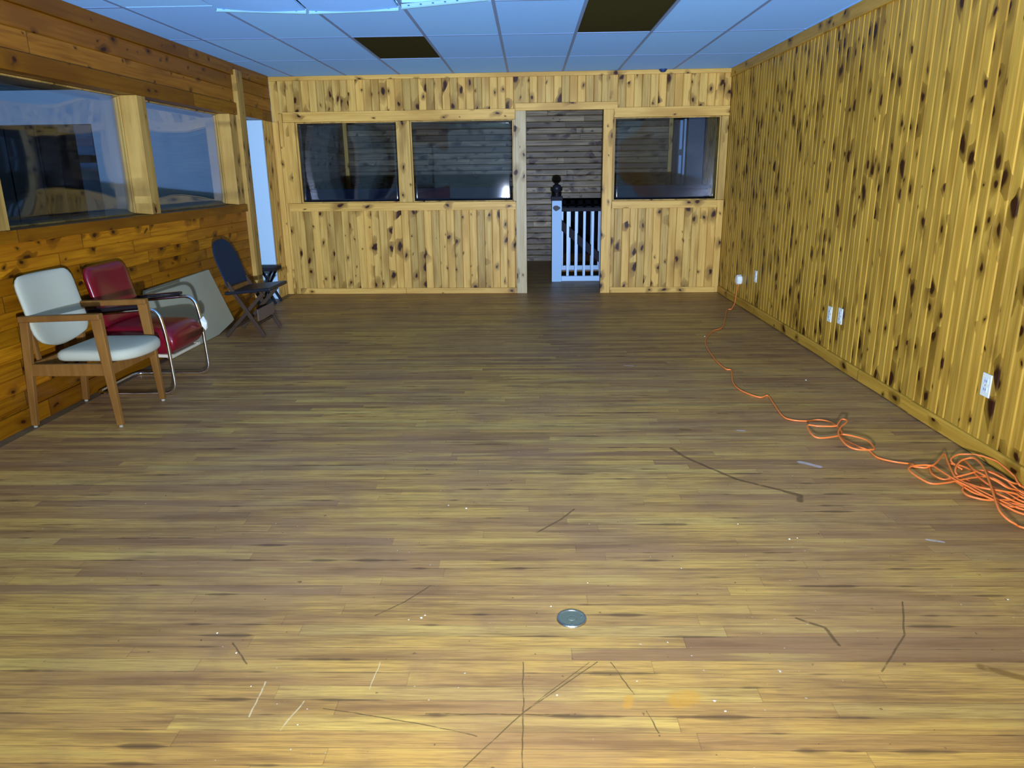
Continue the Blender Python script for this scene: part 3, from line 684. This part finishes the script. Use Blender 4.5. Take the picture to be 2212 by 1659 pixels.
# ------------------------------------------------------------------ red cantilever chair
t = thing('tubular_chair', 'red vinyl chair on a bent chrome tube frame with black armrests, behind the wooden armchair', 'chair', (-2.62, 4.885, 0))
y0, y1 = 4.62, 5.15
path = [(-2.865, y0, .545), (-2.40, y0, .585), (-2.368, y0, .40), (-2.352, y0, .0135), (-2.90, y0, .0135), (-2.90, y1, .0135), (-2.352, y1, .0135), (-2.368, y1, .40), (-2.40, y1, .585), (-2.865, y1, .545)]
bm = bmesh.new(); tube(bm, round_poly(path, .085, False, 9), .0115, 14); W(bm, 'tube_frame', t, mat=M_chrome, smooth=True)
for y in (y0, y1):
    bm = bmesh.new(); bar(bm, (-2.86, y, .572), (-2.485, y, .602), .048, .022, (0, 1, 0)); W(bm, 'armrest', t, mat=M_black, bevel=.009)
bm = bmesh.new(); 
def pad(bm, P, Q, hw, th, cy, n=10):   # upholstered slab swept from P to Q in (x, z), rounded edges
    tube_pts = []
    d = Vector((Q[0]-P[0], 0, Q[1]-P[1])); L_ = d.length; d.normalize(); nrm = Vector((-d.z, 0, d.x))
    rings = []
    for k in range(n+1):
        f = .5-.5*math.cos(math.pi*k/n); e = math.sqrt(max(0.0, 1-abs(2*f-1)**9)); e = max(e, .35)
        c = Vector((P[0], cy, P[1])) + d*L_*f; ring = []
        for q in range(24):
            a = 2*math.pi*q/24; cs, sn = math.cos(a), math.sin(a)
            ring.append(bm.verts.new(c + Vector((0, 1, 0))*hw*(1-.04*(1-e))*math.copysign(abs(cs)**.35, cs) + nrm*th/2*e*math.copysign(abs(sn)**.55, sn)))
        rings.append(ring)
    for A, B in zip(rings, rings[1:]):
        for q in range(24): bm.faces.new((A[q], A[(q+1) % 24], B[(q+1) % 24], B[q]))
    bm.faces.new(rings[0][::-1]); bm.faces.new(rings[-1])
pad(bm, (-2.84, .370), (-2.345, .345), .236, .200, 4.885); W(bm, 'seat', t, mat=M_red, smooth=True)
W(back_pad(4.885, .245, .45, .845, -2.80, -2.885, .075, .02, .07, .05, 0), 'backrest', t, mat=M_red, smooth=True)
bm = bmesh.new(); bar(bm, (-2.82, 4.70, .262), (-2.375, 4.70, .250), .020, .02, (0, 1, 0)); bar(bm, (-2.82, 5.07, .262), (-2.375, 5.07, .250), .020, .02, (0, 1, 0)); bar(bm, (-2.385, 4.665, .248), (-2.385, 5.105, .248), .018, .018, (0, 0, 1))
W(bm, 'seat_frame', t, mat=M_panel_edge)
for y in (y0+.012, y1-.012):
    s_ = 1 if y < 4.9 else -1
    bm = bmesh.new(); tube(bm, [(-2.80, y-.012*s_, .548), (-2.80, y+.035*s_, .50), (-2.81, y+.05*s_, .46)], .008, 8); W(bm, 'bracket', t, mat=M_chrome, smooth=True)
    bm = bmesh.new(); tube(bm, [(-2.368, y-.012*s_, .36), (-2.40, y+.04*s_, .355)], .009, 8); W(bm, 'bolt', t, mat=M_chrome, smooth=True)
# paper scrap on the red seat
bm = bmesh.new()
P = [(-2.318, 5.035, .425), (-2.316, 5.05, .375), (-2.314, 5.085, .342), (-2.314, 5.120, .355), (-2.315, 5.130, .40), (-2.318, 5.09, .440)]
lo = [bm.verts.new(p) for p in P]; hi = [bm.verts.new((p[0]-.005, p[1], p[2]+.003)) for p in P]
c0 = bm.verts.new((-2.300, 5.085, .395)); c1 = bm.verts.new((-2.318, 5.085, .395))
for k in range(6):
    bm.faces.new((lo[k], lo[(k+1) % 6], c0)); bm.faces.new((hi[(k+1) % 6], hi[k], c1)); bm.faces.new((lo[(k+1) % 6], lo[k], hi[k], hi[(k+1) % 6]))
tag(obj('paper_scrap', bm, M_paper), 'crumpled white paper scrap stuck on the front corner of the red seat', 'paper')

# ------------------------------------------------------------------ grey panel leaning on the wall
def lean(y, z): return (-2.852 - .082*(z/.58), y, z)
P = [(5.58, .003), (6.52, .003), (6.93, .060), (6.665, .58), (5.50, .565), (5.32, .30)]
bm = bmesh.new(); a = [bm.verts.new(lean(*p)) for p in P]; b = [bm.verts.new((v.co.x-.016, v.co.y, v.co.z+.002)) for v in a]
bm.faces.new(a); bm.faces.new(b[::-1])
for k in range(6): bm.faces.new((a[k], b[k], b[(k+1) % 6], a[(k+1) % 6]))
tag(obj('tabletop_panel', bm, M_panel), 'pale grey board with clipped corners leaning on the wall behind the red chair', 'panel')

# ------------------------------------------------------------------ folding chair
t = thing('folding_chair', 'wooden folding chair with navy back and black seat, farthest along the left wall', 'chair', (-2.55, 6.62, 0))
ya, yb = 6.40, 6.84
for y in (ya, yb):
    bm = bmesh.new(); bar(bm, (-2.675, y, .50), (-2.385, y, .008), .022, .034, (0, 1, 0)); W(bm, 'leg', t, mat=M_fold_wood, bevel=.003)
for y in (ya+.03, yb-.03):
    bm = bmesh.new(); bar(bm, (-2.37, y, .395), (-2.74, y, .008), .020, .032, (0, 1, 0)); W(bm, 'leg', t, mat=M_fold_wood, bevel=.003)
bm = back_pad(6.62, .252, .455, .852, -2.668, -2.80, .026, .012, .19, .03, 0); W(bm, 'backrest', t, mat=M_navy, smooth=True)
bm = bmesh.new(); bar(bm, (-2.655, ya, .425), (-2.655, yb, .425), .055, .02, (0, 0, 1)); W(bm, 'crossbar', t, mat=M_chair_wood, bevel=.003)
bm = bmesh.new(); bar(bm, (-2.70, 6.62, .398), (-2.285, 6.62, .435), .47, .030, (0, 1, 0)); W(bm, 'seat', t, mat=M_seat_black, bevel=.010)
for x, z in ((-2.45, .115), (-2.66, .09)):
    bm = bmesh.new(); bar(bm, (x, ya+.01, z), (x, yb-.01, z), .022, .022, (0, 0, 1)); W(bm, 'stretcher', t, mat=M_fold_wood, bevel=.002)
bm = bmesh.new(); bar(bm, (-2.43, ya+.012, .20), (-2.43, yb-.012, .20), .10, .008, (0, 0, 1)); W(bm, 'slat', t, mat=plain('glare_toned_slat', (.12, .085, .065), .4))  # greyish glare on the slat is put into its paler colour

# ------------------------------------------------------------------ outlets and plug
def outlet(y, z, label, plug=None):
    t = thing('wall_outlet', label, 'outlet', (XR, y, z), 'outlets on the right wall')
    obj('cover_plate', bx(((-.007, -.036, -.058), (0, .036, .058))), M_plastic, t, bevel=.003)
    for s_ in (-1, 1):
        k = obj('socket', bx(((-.0095, -.017, s_*.021-.014), (-.0065, .017, s_*.021+.014))), plain('outlet_face', (.62, .68, .70), .3), t, bevel=.001)
        obj('slot', bx(((-.0100, -.008, s_*.021-.005), (-.0090, -.005, s_*.021+.006)), ((-.0100, .005, s_*.021-.005), (-.0090, .008, s_*.021+.006))), M_dark, k)
    bm = bmesh.new(); tube(bm, [(-.0065, 0, 0), (-.0095, 0, 0)], .003, 8); obj('screw', bm, M_steel, t)
outlet(3.518, .364, 'white duplex outlet on the right wall nearest the pile of orange cord')
outlet(5.285, .372, 'white outlet plate on the right wall, nearer of the adjacent pair')
outlet(5.472, .352, 'white outlet plate on the right wall, farther of the adjacent pair')
outlet(7.348, .379, 'white outlet plate on the right wall closest to the back corner')
t = thing('plug_adapter', 'white plug adapter on the right wall at the far end of the orange cord', 'plug', (XR, 7.85, .276))
bm = bmesh.new(); tube(bm, [(0, 0, 0), (-.010, 0, 0), (-.045, 0, 0), (-.052, 0, 0)], lambda f: (.050, .055, .052, .040)[min(3, int(round(f*3)))], 8); obj('housing', bm, M_plastic, t)
obj('outlet_face', bx(((-.054, -.015, -.02), (-.0525, .015, .02))), plain('adapter_face', (.6, .65, .7), .3), t)

# ------------------------------------------------------------------ orange extension cord
CORD = [
    [(2.235, 7.85, 0.25), (2.2, 7.8, 0.18), (2.16, 7.7, 0.06), (2.1, 7.6, 0.008), (2.033, 7.519, 0.006), (1.792, 6.716, 0.006), (1.649, 6.515, 0.006), (1.497, 6.14, 0.006), (1.441, 5.801, 0.006), (1.416, 5.423, 0.006), (1.426, 5.191, 0.006), (1.456, 5.151, 0.006), (1.385, 4.848, 0.006), (1.384, 4.648, 0.006), (1.458, 4.492, 0.006), (1.523, 4.531, 0.006), (1.508, 4.374, 0.006), (1.482, 4.122, 0.006), (1.51, 4.046, 0.006), (1.586, 4.025, 0.006), (1.655, 4.03, 0.011), (1.695, 3.984, 0.017), (1.705, 3.891, 0.022), (1.687, 3.781, 0.026), (1.647, 3.715, 0.031), (1.525, 3.666, 0.035), (1.5, 3.721, 0.039), (1.526, 3.849, 0.042), (1.575, 3.826, 0.045), (1.664, 3.819, 0.047), (1.695, 3.856, 0.049), (1.743, 3.925, 0.05), (1.763, 3.904, 0.05), (1.733, 3.853, 0.05), (1.688, 3.8, 0.049), (1.633, 3.697, 0.047), (1.609, 3.551, 0.045), (1.634, 3.486, 0.042), (1.7, 3.483, 0.039), (1.741, 3.516, 0.035), (1.76, 3.637, 0.031), (1.717, 3.722, 0.026), (1.668, 3.754, 0.022), (1.664, 3.676, 0.017), (1.704, 3.602, 0.011), (1.736, 3.555, 0.006), (1.737, 3.462, 0.006), (1.789, 3.395, 0.01), (1.869, 3.372, 0.006), (1.838, 3.348, 0.008), (1.889, 3.307, 0.015), (1.929, 3.316, 0.021), (1.928, 3.248, 0.026), (1.93, 3.169, 0.029), (1.935, 3.115, 0.03), (1.951, 3.055, 0.029), (1.965, 2.986, 0.026), (1.992, 2.927, 0.021), (2.014, 2.873, 0.015), (2.05, 2.822, 0.008), (2.17, 2.702, 0.01)],
    [(2.163, 3.0, 0.008), (2.15, 3.038, 0.012), (2.142, 3.136, 0.017), (2.116, 3.179, 0.021), (2.059, 3.17, 0.025), (1.97, 3.136, 0.028), (1.88, 3.095, 0.031), (1.802, 3.077, 0.034), (1.777, 3.127, 0.036), (1.769, 3.202, 0.038), (1.78, 3.245, 0.039), (1.817, 3.271, 0.04), (1.872, 3.28, 0.04), (1.911, 3.281, 0.039), (1.985, 3.36, 0.038), (2.047, 3.434, 0.036), (2.024, 3.37, 0.034), (1.984, 3.262, 0.031), (1.955, 3.171, 0.028), (1.961, 3.119, 0.025), (1.986, 3.044, 0.021), (2.011, 2.974, 0.017), (2.04, 2.915, 0.012), (2.077, 2.865, 0.008), (2.197, 2.745, 0.01)],
    [(2.019, 3.156, 0.008), (1.985, 3.203, 0.022), (1.998, 3.245, 0.035), (2.045, 3.3, 0.047), (2.086, 3.319, 0.056), (2.113, 3.305, 0.064), (2.099, 3.227, 0.068), (2.064, 3.134, 0.07), (2.018, 3.027, 0.068), (1.97, 2.918, 0.064), (1.929, 2.822, 0.056), (1.911, 2.765, 0.047), (1.916, 2.72, 0.035), (1.94, 2.706, 0.022), (1.972, 2.701, 0.008), (2.092, 2.581, 0.01)],
    [(2.065, 3.299, 0.008), (2.047, 3.349, 0.019), (2.053, 3.382, 0.029), (2.093, 3.41, 0.038), (2.127, 3.408, 0.044), (2.177, 3.382, 0.049), (2.201, 3.348, 0.05), (2.221, 3.303, 0.049), (2.239, 3.257, 0.044), (2.242, 3.209, 0.038), (2.221, 3.159, 0.029), (2.202, 3.097, 0.019), (2.219, 3.088, 0.008), (2.2, 2.968, 0.01)],
    [(1.998, 3.061, 0.006), (1.982, 3.104, 0.011), (1.949, 3.082, 0.015), (1.919, 3.042, 0.018), (1.907, 2.991, 0.02), (1.925, 2.96, 0.02), (1.965, 2.94, 0.018), (2.027, 2.947, 0.015), (2.085, 2.956, 0.011), (2.161, 2.997, 0.006), (2.2, 2.877, 0.01)],
    [(1.91, 3.178, 0.01), (1.952, 3.164, 0.027), (2.025, 3.175, 0.041), (2.081, 3.192, 0.049), (2.114, 3.165, 0.049), (2.141, 3.114, 0.041), (2.176, 3.095, 0.027), (2.237, 3.117, 0.01), (2.2, 2.997, 0.01)],
    [(1.967, 3.187, 0.01), (1.983, 3.07, 0.028), (1.998, 3.013, 0.039), (2.049, 2.989, 0.039), (2.111, 2.981, 0.028), (2.145, 2.972, 0.01), (2.2, 2.852, 0.01)],
    [(2.044, 3.118, 0.01), (2.022, 2.971, 0.036), (2.038, 2.917, 0.036), (2.102, 2.905, 0.01), (2.2, 2.785, 0.01)],
    [(1.94, 3.361, 0.006), (1.894, 3.261, 0.013), (1.883, 3.195, 0.018), (1.897, 3.155, 0.02), (1.941, 3.142, 0.018), (1.955, 3.046, 0.013), (1.994, 2.997, 0.006), (2.114, 2.877, 0.01)],
    [(2.13, 3.429, 0.01), (2.095, 3.328, 0.035), (2.049, 3.191, 0.053), (2.049, 3.105, 0.06), (2.074, 3.061, 0.053), (2.107, 3.028, 0.035), (2.185, 3.035, 0.01), (2.2, 2.915, 0.01)],
    [(2.032, 3.37, 0.01), (2.06, 3.327, 0.02), (2.071, 3.253, 0.027), (2.053, 3.132, 0.03), (2.057, 3.054, 0.027), (2.09, 2.998, 0.02), (2.121, 2.934, 0.01), (2.2, 2.814, 0.01)],
    [(2.168, 3.294, 0.01), (2.178, 3.198, 0.027), (2.155, 3.078, 0.027), (2.175, 3.019, 0.01), (2.2, 2.899, 0.01)],
    [(2.019, 2.931, 0.008), (2.038, 2.886, 0.012), (2.093, 2.89, 0.008), (2.2, 2.77, 0.01)],
]

bm = bmesh.new()
for c in CORD:
    pts = spline(c, 5)
    tube(bm, [(min(p.x, 2.222), p.y, max(p.z, .0047)) for p in pts], .0046, 8)
tag(obj('extension_cord', bm, M_cord, smooth=True), 'orange extension cord running across the floor to a tangled heap by the right baseboard', 'cord')

# ------------------------------------------------------------------ floor outlet cover and crumbs
t = thing('floor_cap', 'round metal cap with a green-grey centre set in the floorboards', 'floor cap', (.131, 2.080, 0))
bm = bmesh.new(); lathe(bm, [(.044, 0), (.0485, 0), (.0485, .003), (.046, .0065), (.043, .0065), (.042, .0035)], (0, 0, 0), 40); obj('rim', bm, M_steel, t, smooth=False)
bm = bmesh.new(); lathe(bm, [(.0425, .0005), (.0425, .0045), (.016, .0048), (.0145, .0036), (.0135, .0036), (.012, .0056), (.004, .0062)], (0, 0, 0), 40); obj('disc', bm, M_drain, t)
for k, (x, y) in enumerate(((.032, .008), (.0, -.034))):
    bm = bmesh.new(); lathe(bm, [(.003, .0046), (.003, .0062), (.001, .0068)], (x, y, 0), 12); obj('screw', bm, M_steel, t)
random.seed(9)
bm = bmesh.new()
for x, y, r in [(.066, 2.154, .004), (-.36, 2.086, .006), (-.35, 2.10, .004), (-.40, 2.075, .003), (1.017, 2.622, .006), (1.05, 2.63, .004), (.07, 1.72, .004), (.50, 1.70, .005), (.52, 1.66, .004), (.30, 1.78, .003), (-.9, 1.9, .004), (-1.0, 2.0, .004), (-.8, 1.75, .003), (1.53, 6.31, .008), (1.9, 4.9, .007), (.42, 1.96, .003), (1.30, 1.62, .005), (-.62, 1.60, .003), (1.6, 2.2, .004), (.2, 2.3, .003), (-.28, 2.9, .006), (-.36, 2.93, .004), (.55, 2.4, .003), (.85, 2.75, .004)]:
    vs = [bm.verts.new((x + r*random.uniform(.6, 1.1)*math.cos(a), y + r*random.uniform(.6, 1.1)*math.sin(a), .0008)) for a in (0, 1.2, 2.5, 3.8, 5.1)]
    tp = bm.verts.new((x, y, r*.7)); bm.faces.new(vs)
    for k in range(5): bm.faces.new((vs[k], vs[(k+1) % 5], tp))
o = tag(obj('plaster_crumbs', bm, M_paper), 'tiny white plaster crumbs scattered over the floorboards', 'crumbs'); o['kind'] = 'stuff'
